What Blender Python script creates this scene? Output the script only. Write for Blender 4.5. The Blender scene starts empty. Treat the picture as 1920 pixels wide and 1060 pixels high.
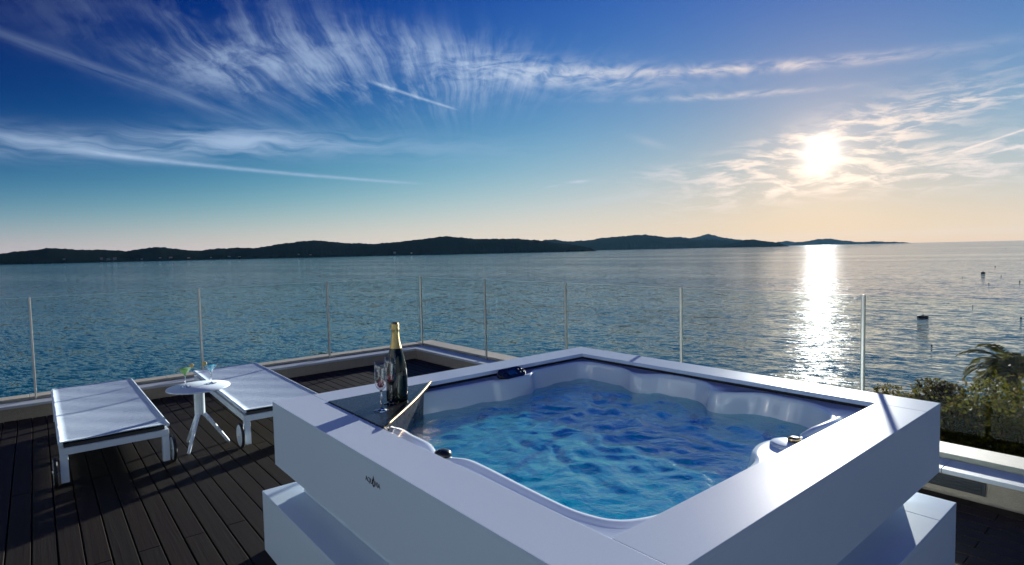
import bpy, bmesh, math, random
import numpy as np
from mathutils import Vector, Matrix
R = math.radians
random.seed(7); rng = np.random.default_rng(7)
scn = bpy.context.scene
COL = scn.collection

# ------------------------------------------------------------------ camera
CAM = Vector((2.9916, -0.8916, 1.513))
PITCH, ROLL, YAW = 0.05507, -0.0213, -0.8768
def cam_axes():
    cy, sy = math.cos(YAW), math.sin(YAW)
    fwd = Vector((sy*math.cos(PITCH), cy*math.cos(PITCH), -math.sin(PITCH)))
    right = Vector((cy, -sy, 0)); up = right.cross(fwd)
    r2 = math.cos(ROLL)*right + math.sin(ROLL)*up
    u2 = -math.sin(ROLL)*right + math.cos(ROLL)*up
    return r2, u2, fwd
_r, _u, _f = cam_axes()
cd = bpy.data.cameras.new('camera'); cam = bpy.data.objects.new('camera', cd); COL.objects.link(cam)
cd.sensor_fit = 'HORIZONTAL'; cd.sensor_width = 36; cd.lens = 36*1074.15/1920
cd.clip_start = 0.05; cd.clip_end = 90000
cam.matrix_world = Matrix(((_r.x, _u.x, -_f.x, CAM.x), (_r.y, _u.y, -_f.y, CAM.y), (_r.z, _u.z, -_f.z, CAM.z), (0, 0, 0, 1)))
scn.camera = cam

# ------------------------------------------------------------------ render settings
scn.render.engine = 'CYCLES'
scn.view_settings.view_transform = 'Standard'; scn.view_settings.look = 'None'
scn.view_settings.exposure = 1.2; scn.view_settings.gamma = 1.0
scn.view_settings.use_curve_mapping = False
cy_ = scn.cycles
cy_.use_denoising = True
cy_.max_bounces = 8; cy_.diffuse_bounces = 3; cy_.glossy_bounces = 4; cy_.transmission_bounces = 6
cy_.transparent_max_bounces = 24; cy_.volume_bounces = 0
cy_.caustics_reflective = False; cy_.caustics_refractive = False
cy_.sample_clamp_indirect = 6.0; cy_.sample_clamp_direct = 2.2

# ------------------------------------------------------------------ node helper
class N:
    """tiny wrapper so that node maths can be written as expressions"""
    nt = None
    def __init__(s, sock): s.s = sock
    @staticmethod
    def m(op, *a, clamp=False):
        n = N.nt.nodes.new('ShaderNodeMath'); n.operation = op; n.use_clamp = clamp
        for i, v in enumerate(a):
            if isinstance(v, N): N.nt.links.new(v.s, n.inputs[i])
            else: n.inputs[i].default_value = v
        return N(n.outputs[0])
    def __add__(s, o): return N.m('ADD', s, o)
    def __radd__(s, o): return N.m('ADD', o, s)
    def __sub__(s, o): return N.m('SUBTRACT', s, o)
    def __rsub__(s, o): return N.m('SUBTRACT', o, s)
    def __mul__(s, o): return N.m('MULTIPLY', s, o)
    def __rmul__(s, o): return N.m('MULTIPLY', o, s)
    def __truediv__(s, o): return N.m('DIVIDE', s, o)
    def __neg__(s): return N.m('MULTIPLY', s, -1.0)
def nmin(a, b): return N.m('MINIMUM', a, b)
def nmax(a, b): return N.m('MAXIMUM', a, b)
def npow(a, b): return N.m('POWER', a, b)
def nexp(a): return N.m('EXPONENT', a)
def sat(a): return N.m('ADD', a, 0.0, clamp=True)
def sstep(x, lo, hi):
    n = N.nt.nodes.new('ShaderNodeMapRange'); n.interpolation_type = 'SMOOTHSTEP'
    N.nt.links.new(x.s, n.inputs['Value'])
    n.inputs['From Min'].default_value = lo; n.inputs['From Max'].default_value = hi
    return N(n.outputs[0])
def vec(x, y, z=0.0):
    n = N.nt.nodes.new('ShaderNodeCombineXYZ')
    for i, v in enumerate((x, y, z)):
        if isinstance(v, N): N.nt.links.new(v.s, n.inputs[i])
        else: n.inputs[i].default_value = v
    return N(n.outputs[0])
def noise(v, scale=1.0, detail=4.0, rough=0.5, dist=0.0, lac=2.0):
    n = N.nt.nodes.new('ShaderNodeTexNoise')
    N.nt.links.new(v.s, n.inputs['Vector'])
    n.inputs['Scale'].default_value = scale; n.inputs['Detail'].default_value = detail
    n.inputs['Roughness'].default_value = rough; n.inputs['Distortion'].default_value = dist
    n.inputs['Lacunarity'].default_value = lac
    return N(n.outputs[0])
def mixc(f, a, b, blend='MIX'):
    n = N.nt.nodes.new('ShaderNodeMix'); n.data_type = 'RGBA'; n.blend_type = blend
    if isinstance(f, N): N.nt.links.new(f.s, n.inputs[0])
    else: n.inputs[0].default_value = f
    for i, v in ((6, a), (7, b)):
        if isinstance(v, N): N.nt.links.new(v.s, n.inputs[i])
        else: n.inputs[i].default_value = (*v, 1.0)
    return N(n.outputs[2])

# ------------------------------------------------------------------ sun and sky
SUN_AZ, SUN_EL = 1.9532, 0.1371            # from the shadows on the tub and the sun itself
SUN = Vector((math.cos(SUN_AZ)*math.cos(SUN_EL), math.sin(SUN_AZ)*math.cos(SUN_EL), math.sin(SUN_EL)))
sd = bpy.data.lights.new('sun', 'SUN'); so = bpy.data.objects.new('sun', sd); COL.objects.link(so)
sd.energy = 4.8; sd.angle = R(0.7); sd.color = (1.0, 0.96, 0.90)
so.rotation_euler = (-SUN).to_track_quat('-Z', 'Y').to_euler()
so.location = (0, 0, 30)

world = bpy.data.worlds.new('World'); scn.world = world; world.use_nodes = True
nt = world.node_tree; nt.nodes.clear(); N.nt = nt
out = nt.nodes.new('ShaderNodeOutputWorld'); bg = nt.nodes.new('ShaderNodeBackground')
nt.links.new(bg.outputs[0], out.inputs[0])
sky = nt.nodes.new('ShaderNodeTexSky'); sky.sky_type = 'NISHITA'; sky.sun_disc = False
sky.sun_elevation = SUN_EL; sky.sun_rotation = math.pi/2 - SUN_AZ
sky.altitude = 0; sky.air_density = 1.1; sky.dust_density = 0.0; sky.ozone_density = 2.0
tc = nt.nodes.new('ShaderNodeTexCoord')
sep = nt.nodes.new('ShaderNodeSeparateXYZ'); nt.links.new(tc.outputs['Generated'], sep.inputs[0])
dx, dy, dz = (N(sep.outputs[i]) for i in range(3))
AZ0 = 2.4475
px_ = dx*math.cos(AZ0) + dy*math.sin(AZ0)
py_ = dy*math.cos(AZ0) - dx*math.sin(AZ0)
A = N.m('ARCTAN2', py_, px_)                       # bearing, left is positive
E_ = dz / nmax(N.m('SQRT', dx*dx + dy*dy), 0.02)    # tangent of the elevation
def rot(a0, e0, ang):
    """coordinates along / across a direction, centred on a bearing"""
    c, s = math.cos(ang), math.sin(ang)
    u = (A - a0); v = (E_ - e0)
    return u*c + v*s, v*c - u*s
def blob(a0, e0, ru, rv, ang=0.0):
    u, v = rot(a0, e0, ang)
    return nexp(-(u*u*(1/ru**2) + v*v*(1/rv**2)))
def trail(a0, e0, a1, e1, w0, w1, strength):
    L = math.hypot(a1-a0, e1-e0); ang = math.atan2(e1-e0, a1-a0)
    u, v = rot(a0, e0, ang)
    t = u*(1/L)
    w = t*(w1-w0) + w0
    m = nexp(-(v*v)/(w*w))
    ends = sstep(t, -0.05, 0.12) * (1.0 - sstep(t, 0.82, 1.02))
    rag = noise(vec(u*60, v*220), 1.0, 3) 
    return m*ends*strength*(rag*0.9 + 0.45)
warp = noise(vec(A*2.2, E_*5), 1.0, 3) - 0.5
warp2 = noise(vec(A*6+7, E_*11), 1.0, 3) - 0.5
# the fan of cirrus: filaments that bend from slanting on the left to upright in the middle
fa, fe = A - 0.04 + warp*0.05, E_ - 0.03 + warp2*0.02
fth = N.m('ARCTAN2', fa, fe); frr = N.m('SQRT', fa*fa + fe*fe)          # filaments fan out from a point near the skyline
fil = noise(vec(fth*13 + warp*2.2 + frr*4.0, frr*9.0 + warp2*2.5), 1.0, 6, 0.66, 0.15)
fil2 = noise(vec(fth*38 + warp*4.0 + frr*12.0, frr*14.0 + warp2*5.0), 1.0, 4, 0.62, 0.1)
soft = noise(vec(A*5 + 3, E_*9 + warp), 1.0, 4, 0.55)
fan = blob(0.31, 0.312, 0.23, 0.070, 0.07) + blob(0.12, 0.325, 0.20, 0.046, 0.09)*0.8 + blob(0.20, 0.285, 0.20, 0.035, 0.06)*0.5 + blob(0.43, 0.285, 0.16, 0.040, 0.20)*0.55
fan_fib = sstep(fil*0.86 + fil2*0.14 + (soft-0.5)*0.55, 0.36, 0.70)
c_fan = nmin(fan, 1.0)*fan_fib*0.44 + fan*fan_fib*fan_fib*0.10 + nmin(fan, 1.0)*sstep(soft, 0.30, 0.75)*0.13
# rippled bank right of the fan, thinning to the right
rip = noise(vec(A*22 + warp*3, E_*75 + warp2*6), 1.0, 4, 0.6, 0.2)
c_rip = (blob(-0.06, 0.300, 0.19, 0.024, 0.10)*0.95 + blob(-0.38, 0.282, 0.24, 0.0085, 0.075)*0.7
         + blob(-0.34, 0.243, 0.15, 0.005, 0.05)*0.5)*sstep(rip, 0.28, 0.70)
# slanting wisps on the far left and the pale veil below
str_ = noise(vec(A*5 + E_*7, E_*80 - A*26 + warp*5), 1.0, 4, 0.6)
c_left = (blob(0.62, 0.268, 0.15, 0.0075, 0.28)*0.22 + blob(0.45, 0.225, 0.12, 0.006, 0.28)*0.15)*sstep(str_, 0.25, 0.7)
veil = noise(vec(A*6 + 11 + warp*2, E_*58 + warp2*4), 1.0, 4, 0.6)
c_veil = (blob(0.60, 0.163, 0.26, 0.020, -0.05)*0.75 + blob(0.42, 0.188, 0.10, 0.018, 0.0)*0.4
          + blob(0.22, 0.178, 0.22, 0.022, 0.02)*0.28)*sstep(veil, 0.26, 0.68)
# broken bank round the sun
cl = noise(vec(A*17 + E_*22 + warp*2, E_*80 - A*9 + warp2*4), 1.0, 5, 0.62, 0.3)
bank = (blob(-0.50, 0.140, 0.17, 0.035, -0.30)*1.0 + blob(-0.66, 0.106, 0.26, 0.026, -0.02)*1.0
        + blob(-0.60, 0.178, 0.16, 0.010, -0.10)*0.6 + blob(-0.37, 0.128, 0.14, 0.012, -0.05)*0.6)
c_bank = nmin(bank*1.3, 0.85)*sstep(cl, 0.41, 0.64)
c_small = (blob(-0.118, 0.1165, 0.016, 0.0022, -0.05) + blob(-0.075, 0.110, 0.010, 0.0016, -0.1)*0.7
           + blob(-0.17, 0.085, 0.10, 0.007, -0.10)*0.22 + blob(-0.235, 0.178, 0.03, 0.006, 0.35)*0.2)*(rip*0.9 + 0.3)
# contrails
c_tr = (trail(0.64, 0.151, 0.128, 0.1165, 0.0036, 0.0020, 0.55) + trail(0.23, 0.287, 0.083, 0.242, 0.0028, 0.0016, 0.6)
        + trail(-0.655, 0.121, -0.76, 0.152, 0.0011, 0.0015, 0.8) + trail(-0.69, 0.115, -0.78, 0.133, 0.0012, 0.0018, 0.6)
        + trail(-0.52, 0.088, -0.57, 0.100, 0.0012, 0.0016, 0.6))
# the same thin cirrus goes on over the rest of the sky
gen = noise(vec(dx*2.0, dy*5.0, dz*9.0), 1.0, 3, 0.6)
c_gen = sstep(gen, 0.56, 0.82)*sstep(dz, 0.02, 0.2)*0.15*sat(1.0 - nexp(-(A*A*1.1)))
cloud = sat(c_fan + c_rip + c_left + c_veil + c_bank + c_small + c_tr + c_gen)
cosS = dx*SUN.x + dy*SUN.y + dz*SUN.z
ang = N.m('ARCCOSINE', nmin(cosS, 0.99999))
near = nexp(-(ang*ang)*(1/0.32**2))
mid = nexp(ang*(-1/0.085))
core = nexp(ang*(-1/0.0088))
# clear-evening sky; per-channel response of the exposure (deep blue aloft, pale near the sun side)
SKY_STR = 0.1
sp3 = nt.nodes.new('ShaderNodeSeparateColor'); nt.links.new(sky.outputs[0], sp3.inputs[0])
wide = nexp(ang*(-1/0.5))                     # forward scattering of the hazy air towards the sun
el_ = nmax(dz, 0.0)
pol = el_*nexp(el_*(-1/0.45))*(1.0 - cosS*cosS)      # the deep, polarised blue at right angles to the sun
def resp(i, gam, c, k, q, m):
    v = npow(nmax(N(sp3.outputs[i]), 0.0001), gam)*nexp(wide*k + pol*q + c)
    w = v/(v*(1/m) + 1.0)
    if i == 0: w = w*w/(w + .012)
    return w*(.440/SKY_STR)
cmb = nt.nodes.new('ShaderNodeCombineColor')
for i, pr_ in enumerate(((2.3932, -3.4454, -.272, -19.39, 1.0), (2.5681, -3.25, -1.5196, -16.69, .85), (.8319, -.5987, -1.3782, -14.59, 1.5))): nt.links.new(resp(i, *pr_).s, cmb.inputs[i])
base = N(cmb.outputs[0])
cloud_col = mixc(near, (1.9, 2.5, 3.4), (4.9, 3.95, 3.25))
lit = mixc(sat(cloud*0.9), base, cloud_col)
# light spread round the sun by the thin cloud in front of it
glow = mixc(1.0, lit, mixc(core, (0, 0, 0), (24, 21, 18)), 'ADD')
glow = mixc(1.0, glow, mixc(mid, (0, 0, 0), (2.0, 1.5, 1.05)), 'ADD')
nt.links.new(glow.s, bg.inputs['Color']); bg.inputs['Strength'].default_value = SKY_STR
world.cycles.sampling_method = 'MANUAL'; world.cycles.sample_map_resolution = 512

# ------------------------------------------------------------------ object helpers
def empty(name, loc=(0, 0, 0), rz=0.0):
    o = bpy.data.objects.new(name, None); COL.objects.link(o)
    o.location = loc; o.rotation_euler = (0, 0, rz); o.empty_display_size = 0.1
    return o
def tag(o, label=None, cat=None, group=None, kind=None):
    if label: o['label'] = label
    if cat: o['category'] = cat
    if group: o['group'] = group
    if kind: o['kind'] = kind
    return o
def add(name, me, parent=None, loc=(0, 0, 0), rot=(0, 0, 0)):
    o = bpy.data.objects.new(name, me); COL.objects.link(o); o.parent = parent
    o.location = loc; o.rotation_euler = rot
    return o
def mesh(name, verts, faces, mat=None, smooth=False):
    me = bpy.data.meshes.new(name); me.from_pydata([tuple(v) for v in verts], [], faces)
    if mat: me.materials.append(mat)
    if smooth: me.polygons.foreach_set('use_smooth', [True]*len(me.polygons))
    me.update(); return me
class MB:
    def __init__(s): s.bm = bmesh.new()
    def box(s, x0, x1, y0, y1, z0, z1, bev=0.0, seg=2):
        b = bmesh.new()
        bmesh.ops.create_cube(b, size=1)
        for v in b.verts: v.co = Vector(((x0+x1)/2 + v.co.x*(x1-x0), (y0+y1)/2 + v.co.y*(y1-y0), (z0+z1)/2 + v.co.z*(z1-z0)))
        if bev: bmesh.ops.bevel(b, geom=b.edges[:], offset=bev, segments=seg, affect='EDGES', profile=0.5)
        s._join(b); return s
    def lathe(s, prof, n=32, center=(0, 0, 0), cap=True):
        b = bmesh.new(); rings = []
        for r, z in prof:
            if r < 1e-6: rings.append([b.verts.new((center[0], center[1], center[2]+z))])
            else: rings.append([b.verts.new((center[0]+r*math.cos(2*math.pi*i/n), center[1]+r*math.sin(2*math.pi*i/n), center[2]+z)) for i in range(n)])
        for a, c in zip(rings, rings[1:]):
            for i in range(n):
                j = (i+1) % n
                if len(a) == 1 and len(c) == 1: continue
                if len(a) == 1: b.faces.new((a[0], c[j], c[i]))
                elif len(c) == 1: b.faces.new((a[i], a[j], c[0]))
                else: b.faces.new((a[i], a[j], c[j], c[i]))
        for f in b.faces: f.smooth = True
        s._join(b); return s
    def tube(s, pts, rad, n=10, cap=True):
        b = bmesh.new(); pts = [Vector(p) for p in pts]; rings = []
        for k, p in enumerate(pts):
            t = (pts[min(k+1, len(pts)-1)] - pts[max(k-1, 0)]).normalized()
            a = t.orthogonal().normalized() if k == 0 else (a_ - t*a_.dot(t)).normalized()
            a_ = a; c = t.cross(a); r = rad[k] if hasattr(rad, '__len__') else rad
            rings.append([b.verts.new(p + r*(math.cos(2*math.pi*i/n)*a + math.sin(2*math.pi*i/n)*c)) for i in range(n)])
        for a, c in zip(rings, rings[1:]):
            for i in range(n): f = b.faces.new((a[i], a[(i+1) % n], c[(i+1) % n], c[i])); f.smooth = True
        if cap: b.faces.new(rings[0][::-1]); b.faces.new(rings[-1])
        s._join(b); return s
    def prism(s, poly, z0, z1, bev=0.0):
        b = bmesh.new()
        lo = [b.verts.new((x, y, z0)) for x, y in poly]; hi = [b.verts.new((x, y, z1)) for x, y in poly]
        n = len(poly); b.faces.new(hi); b.faces.new(lo[::-1])
        for i in range(n): b.faces.new((lo[i], lo[(i+1) % n], hi[(i+1) % n], hi[i]))
        bmesh.ops.recalc_face_normals(b, faces=b.faces[:])
        if bev: bmesh.ops.bevel(b, geom=b.edges[:], offset=bev, segments=2, affect='EDGES', profile=0.5)
        s._join(b); return s
    def ball(s, c, rx, ry, rz, seg=16, rings=10):
        b = bmesh.new(); bmesh.ops.create_uvsphere(b, u_segments=seg, v_segments=rings, radius=1)
        for v in b.verts: v.co = Vector((c[0]+v.co.x*rx, c[1]+v.co.y*ry, c[2]+v.co.z*rz))
        for f in b.faces: f.smooth = True
        s._join(b); return s
    def xform(s, M): bmesh.ops.transform(s.bm, matrix=M, verts=s.bm.verts[:]); return s
    def _join(s, b):
        t = bpy.data.meshes.new('t'); b.to_mesh(t); b.free(); s.bm.from_mesh(t); bpy.data.meshes.remove(t)
    def me(s, name, mat):
        m = bpy.data.meshes.new(name); s.bm.to_mesh(m); s.bm.free(); m.materials.append(mat); return m
    def build(s, name, mat, parent=None, loc=(0, 0, 0), rot=(0, 0, 0)): return add(name, s.me(name, mat), parent, loc, rot)

# ------------------------------------------------------------------ materials
def newmat(name):
    m = bpy.data.materials.new(name); m.use_nodes = True; t = m.node_tree; t.nodes.clear(); N.nt = t
    o = t.nodes.new('ShaderNodeOutputMaterial'); return m, t, o
def pbsdf(t, o, col=(.8, .8, .8), rough=.5, metal=0, spec=.5, coat=0, ior=1.5):
    p = t.nodes.new('ShaderNodeBsdfPrincipled')
    if isinstance(col, N): t.links.new(col.s, p.inputs['Base Color'])
    else: p.inputs['Base Color'].default_value = (*col, 1)
    if isinstance(rough, N): t.links.new(rough.s, p.inputs['Roughness'])
    else: p.inputs['Roughness'].default_value = rough
    p.inputs['Metallic'].default_value = metal; p.inputs['Specular IOR Level'].default_value = spec
    p.inputs['Coat Weight'].default_value = coat; p.inputs['IOR'].default_value = ior
    if o: t.links.new(p.outputs[0], o.inputs['Surface'])
    return p
def coord(t, which='Object'):
    n = t.nodes.new('ShaderNodeTexCoord'); return N(n.outputs[which])
def worldpos(t):
    n = t.nodes.new('ShaderNodeNewGeometry'); return N(n.outputs['Position'])
def vscale(v, x, y, z):
    n = N.nt.nodes.new('ShaderNodeVectorMath'); n.operation = 'MULTIPLY'
    N.nt.links.new(v.s, n.inputs[0]); n.inputs[1].default_value = (x, y, z); return N(n.outputs[0])
def bump(t, p, h, dist=0.01, strength=1.0, inp='Normal'):
    b = t.nodes.new('ShaderNodeBump'); b.inputs['Distance'].default_value = dist; b.inputs['Strength'].default_value = strength
    t.links.new(h.s, b.inputs['Height']); t.links.new(b.outputs[0], p.inputs[inp]); return b
def orand(t):
    n = t.nodes.new('ShaderNodeObjectInfo'); return N(n.outputs['Random'])
M = {}
def simple(key, col, rough=.5, metal=0, var=0.06, scale=6, bmp=0.0, bscale=200, spec=.5, coat=0):
    m, t, o = newmat(key); c = worldpos(t)
    n1 = noise(c, scale, 5, .6)
    lo = tuple(max(0, v*(1-var)) for v in col); hi = tuple(min(1, v*(1+var)) for v in col)
    colr = mixc(n1, lo, hi)
    r = n1*0.12 + (rough-0.06) if rough < .95 else rough
    p = pbsdf(t, o, colr, r, metal, spec, coat)
    if bmp: bump(t, p, noise(c, bscale, 3, .6), bmp)
    M[key] = m; return m
# white solid-surface cladding: faint speckle, faint smears
m, t, o = newmat('cladding'); c = worldpos(t)
sp = noise(c, 420, 2, .7); sm = noise(vscale(c, 1, 1, 3), 2.2, 5, .6)
colr = mixc(sstep(sp, .3, .75), (.70, .81, .91), (.76, .87, .96))
# faint wipe marks and dried splashes
colr = mixc(sstep(sm, .45, .8)*0.25, colr, (.67, .77, .86)); colr = mixc(sstep(noise(c, 34, 4, .7), .68, .76)*.35, colr, (.62, .72, .81))
df = t.nodes.new('ShaderNodeBsdfDiffuse'); t.links.new(colr.s, df.inputs[0]); df.inputs['Roughness'].default_value = .3
gl = t.nodes.new('ShaderNodeBsdfGlossy'); t.links.new((sm*.16 + .30).s, gl.inputs['Roughness'])
ge = t.nodes.new('ShaderNodeNewGeometry'); dt = t.nodes.new('ShaderNodeVectorMath'); dt.operation = 'DOT_PRODUCT'
t.links.new(ge.outputs['Incoming'], dt.inputs[0]); t.links.new(ge.outputs['Normal'], dt.inputs[1])
fac = npow(1.0 - sat(N.m('ABSOLUTE', N(dt.outputs['Value']))), 5.0)*.30 + .03
mx = t.nodes.new('ShaderNodeMixShader'); t.links.new(fac.s, mx.inputs[0]); t.links.new(df.outputs[0], mx.inputs[1]); t.links.new(gl.outputs[0], mx.inputs[2])
t.links.new(mx.outputs[0], o.inputs['Surface']); bump(t, df, noise(c, 900, 2, .5), 0.0004); M['cladding'] = m
# acrylic shell
m, t, o = newmat('acrylic'); c = worldpos(t)
colr = mixc(noise(c, 3, 4), (.74, .84, .92), (.80, .89, .95)); colr = mixc(sstep(noise(c, 260, 3, .7), .5, .8)*.2, colr, (.6, .66, .72))
p = pbsdf(t, o, colr, .16, 0, .5, .5); M['acrylic'] = m
simple('black_gloss', (.012, .014, .016), .28, var=.3, scale=30)
simple('black_rubber', (.012, .012, .013), .6, var=.3, scale=40)
simple('brass', (.62, .42, .20), .28, 1.0, var=.15, scale=60)
simple('white_paint', (.74, .82, .90), .36, var=.05, scale=9)
simple('dark_grey', (.03, .033, .036), .5, var=.2, scale=20)
simple('steel', (.74, .70, .62), .30, .35, var=.12, scale=14)
simple('stucco', (.42, .34, .25), .85, var=.18, scale=30, bmp=.006, bscale=160)
simple('stone_ledge', (.58, .60, .62), .42, var=.09, scale=12, bmp=.0015, bscale=120)
simple('stone_coping', (.55, .48, .39), .6, var=.14, scale=18, bmp=.002, bscale=150)
simple('display', (.02, .10, .22), .12, var=.3, scale=60)
simple('logo_black', (.008, .008, .01), .4, var=.1)
simple('red_fruit', (.34, .012, .02), .3, var=.4, scale=160, bmp=.003, bscale=420)
simple('citrus', (.85, .60, .22), .4, var=.3, scale=120)
simple('gold_foil', (.55, .40, .17), .36, 1.0, var=.35, scale=110, bmp=.002, bscale=300)
simple('bottle_glass', (.004, .008, .005), .07, var=.3, scale=20)
simple('buoy_dark', (.010, .009, .009), .8, var=.4, scale=3)
simple('bounce_render', (.28, .34, .38), .85, var=.05, scale=3, bmp=.004, bscale=120)
simple('terrace', (.06, .055, .05), .9)
simple('slot', (.012, .012, .012), .8)
simple('house_wall', (.30, .29, .28), .8, var=.1); simple('house_roof', (.35, .14, .08), .8, var=.2)
simple('trunk', (.09, .065, .045), .9, var=.4, scale=9, bmp=.02, bscale=20)
# fabric sling
m, t, o = newmat('sling'); c = coord(t)
w = t.nodes.new('ShaderNodeTexWave'); t.links.new(vscale(c, 1, 1, 0).s, w.inputs['Vector']); w.inputs['Scale'].default_value = 160; w.inputs['Distortion'].default_value = .3
cr = mixc(noise(vscale(c, 1.2, 6, 1), 3.2, 6, .65), (.66, .78, .92), (.76, .87, .97))
cr = mixc(sstep(noise(c, 320, 3, .7), .5, .8)*.2, cr, (.50, .56, .64))
p = pbsdf(t, o, cr, .5, 0, .6); bump(t, p, N(w.outputs[1])*.5 + noise(c, 300, 2), .0012); M['sling'] = m
# deck wood
m, t, o = newmat('plank'); c = coord(t, 'Object'); rn = orand(t)
sh = vec(rn*37.0, rn*11.0, 0)
ad = t.nodes.new('ShaderNodeVectorMath'); t.links.new(c.s, ad.inputs[0]); t.links.new(sh.s, ad.inputs[1]); cs = N(ad.outputs[0])
g = noise(vscale(cs, 1.6, 42, 42), 1.0, 7, .62, .4); b2 = noise(vscale(cs, 1.1, 5, 5), 1.0, 5, .6)
cr = mixc(g, (.009, .006, .0034), (.030, .0185, .0105)); cr = mixc(sstep(b2, .35, .75)*.45, cr, (.013, .011, .009))
cr = mixc(rn*.5, cr, (.012, .009, .006)); cr = mixc(sstep(noise(cs, 60, 3, .8), .70, .78)*.4, cr, (.06, .055, .05))
p = pbsdf(t, o, cr, b2*.3 + .5, 0, .2); bump(t, p, g*.7 + b2*.5, .002); M['plank'] = m
# pane of clear float glass: see-through with Fresnel reflection
def thin_glass(key, tint, ior=1.45, rough=0.0):
    m, t, o = newmat(key)
    ge = t.nodes.new('ShaderNodeNewGeometry'); dt = t.nodes.new('ShaderNodeVectorMath'); dt.operation = 'DOT_PRODUCT'
    t.links.new(ge.outputs['Incoming'], dt.inputs[0]); t.links.new(ge.outputs['Normal'], dt.inputs[1])
    f0 = ((ior-1)/(ior+1))**2
    fre = npow(1.0 - sat(N.m('ABSOLUTE', N(dt.outputs['Value']))), 5.0)*(1-f0) + f0      # Schlick, same from both sides
    tr = t.nodes.new('ShaderNodeBsdfTransparent'); tr.inputs[0].default_value = (*tint, 1)
    gl = t.nodes.new('ShaderNodeBsdfGlossy'); gl.inputs['Roughness'].default_value = rough
    mx = t.nodes.new('ShaderNodeMixShader'); t.links.new(fre.s, mx.inputs[0]); t.links.new(tr.outputs[0], mx.inputs[1]); t.links.new(gl.outputs[0], mx.inputs[2])
    t.links.new(mx.outputs[0], o.inputs['Surface']); M[key] = m; return m
thin_glass('pane', (.955, .985, .98), 1.13); thin_glass('crystal', (.975, .975, .975), 1.9)
thin_glass('lime_drink', (.50, .80, .38), 1.33); thin_glass('blue_drink', (.03, .55, .75), 1.33)
m, t, o = newmat('solid_glass'); p = pbsdf(t, o, (1, 1, 1), .02, 0, .5, 0, 1.5); p.inputs['Transmission Weight'].default_value = 1.0; M['solid_glass'] = m
simple('pane_edge', (.30, .36, .30), .15, var=.1)
# drinks are cloudy: mix in some scattering
for k, colr in (('lime_drink', (.45, .70, .30)), ('blue_drink', (.03, .62, .80))):
    m = M[k]; t = m.node_tree; N.nt = t
    o = next(n for n in t.nodes if n.type == 'OUTPUT_MATERIAL'); src = o.inputs['Surface'].links[0].from_socket
    d = t.nodes.new('ShaderNodeBsdfTranslucent'); d.inputs[0].default_value = (*colr, 1)
    e = t.nodes.new('ShaderNodeBsdfDiffuse'); e.inputs[0].default_value = (*colr, 1)
    m1 = t.nodes.new('ShaderNodeMixShader'); m1.inputs[0].default_value = .5; t.links.new(d.outputs[0], m1.inputs[1]); t.links.new(e.outputs[0], m1.inputs[2])
    m2 = t.nodes.new('ShaderNodeMixShader'); m2.inputs[0].default_value = .65; t.links.new(src, m2.inputs[1]); t.links.new(m1.outputs[0], m2.inputs[2])
    t.links.new(m2.outputs[0], o.inputs['Surface'])
# tub water: tinted, aeration and bright caustic filaments painted into the stirred middle, rippled mirror on top
m, t, o = newmat('tub_water'); c = worldpos(t)
ctr = t.nodes.new('ShaderNodeVectorMath'); ctr.operation = 'DISTANCE'; t.links.new(c.s, ctr.inputs[0]); ctr.inputs[1].default_value = (1.15, 1.22, .6)
rr = N(ctr.outputs['Value'])
wv = noise(c, 5, 3) - 0.5
hb = noise(c, 14, 5, .6, .8); hf = noise(c, 55, 4, .65, .5)
fr = t.nodes.new('ShaderNodeFresnel'); fr.inputs['IOR'].default_value = 1.16
tr = t.nodes.new('ShaderNodeBsdfTransparent'); tr.inputs[0].default_value = (.03, .97, .95, 1)
df = t.nodes.new('ShaderNodeBsdfDiffuse')             # light scattered inside the water: only partly follows the ripples
gw = t.nodes.new('ShaderNodeNewGeometry'); nm = t.nodes.new('ShaderNodeMix'); nm.data_type = 'VECTOR'; nm.inputs[0].default_value = .42
nm.inputs[4].default_value = (0, 0, 1); t.links.new(gw.outputs['Normal'], nm.inputs[5]); t.links.new(nm.outputs[1], df.inputs['Normal'])
def caustic_veins(sc_, d_): return sstep(1.0 - N.m('ABSOLUTE', noise(vscale(c, 1, 1, 0), sc_, 3, .55, d_) - .5)*2.0, .80, .99)
aer_caustic = sat(caustic_veins(5.5, 1.6)*.65 + caustic_veins(13, 1.2)*.45 + sstep(noise(c, 9, 5, .68, 1.2), .5, .75)*.4)*(1.0 - sstep(rr, .55, 1.15)*.8)
t.links.new(mixc(aer_caustic, (.0, .64, .80), (.06, .90, .97)).s, df.inputs[0])
gl = t.nodes.new('ShaderNodeBsdfGlossy'); gl.inputs['Roughness'].default_value = .03
bp = t.nodes.new('ShaderNodeBump'); bp.inputs['Distance'].default_value = .012; t.links.new((hb*.55 + hf*.14).s, bp.inputs['Height'])
t.links.new(bp.outputs[0], gl.inputs['Normal']); t.links.new(bp.outputs[0], fr.inputs['Normal'])
m1 = t.nodes.new('ShaderNodeMixShader'); t.links.new((aer_caustic*.14 + .36).s, m1.inputs[0]); t.links.new(tr.outputs[0], m1.inputs[1]); t.links.new(df.outputs[0], m1.inputs[2])
m2 = t.nodes.new('ShaderNodeMixShader'); t.links.new((N(fr.outputs[0])*.6).s, m2.inputs[0]); t.links.new(m1.outputs[0], m2.inputs[1]); t.links.new(gl.outputs[0], m2.inputs[2])
t.links.new(m2.outputs[0], o.inputs['Surface']); M['tub_water'] = m
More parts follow.
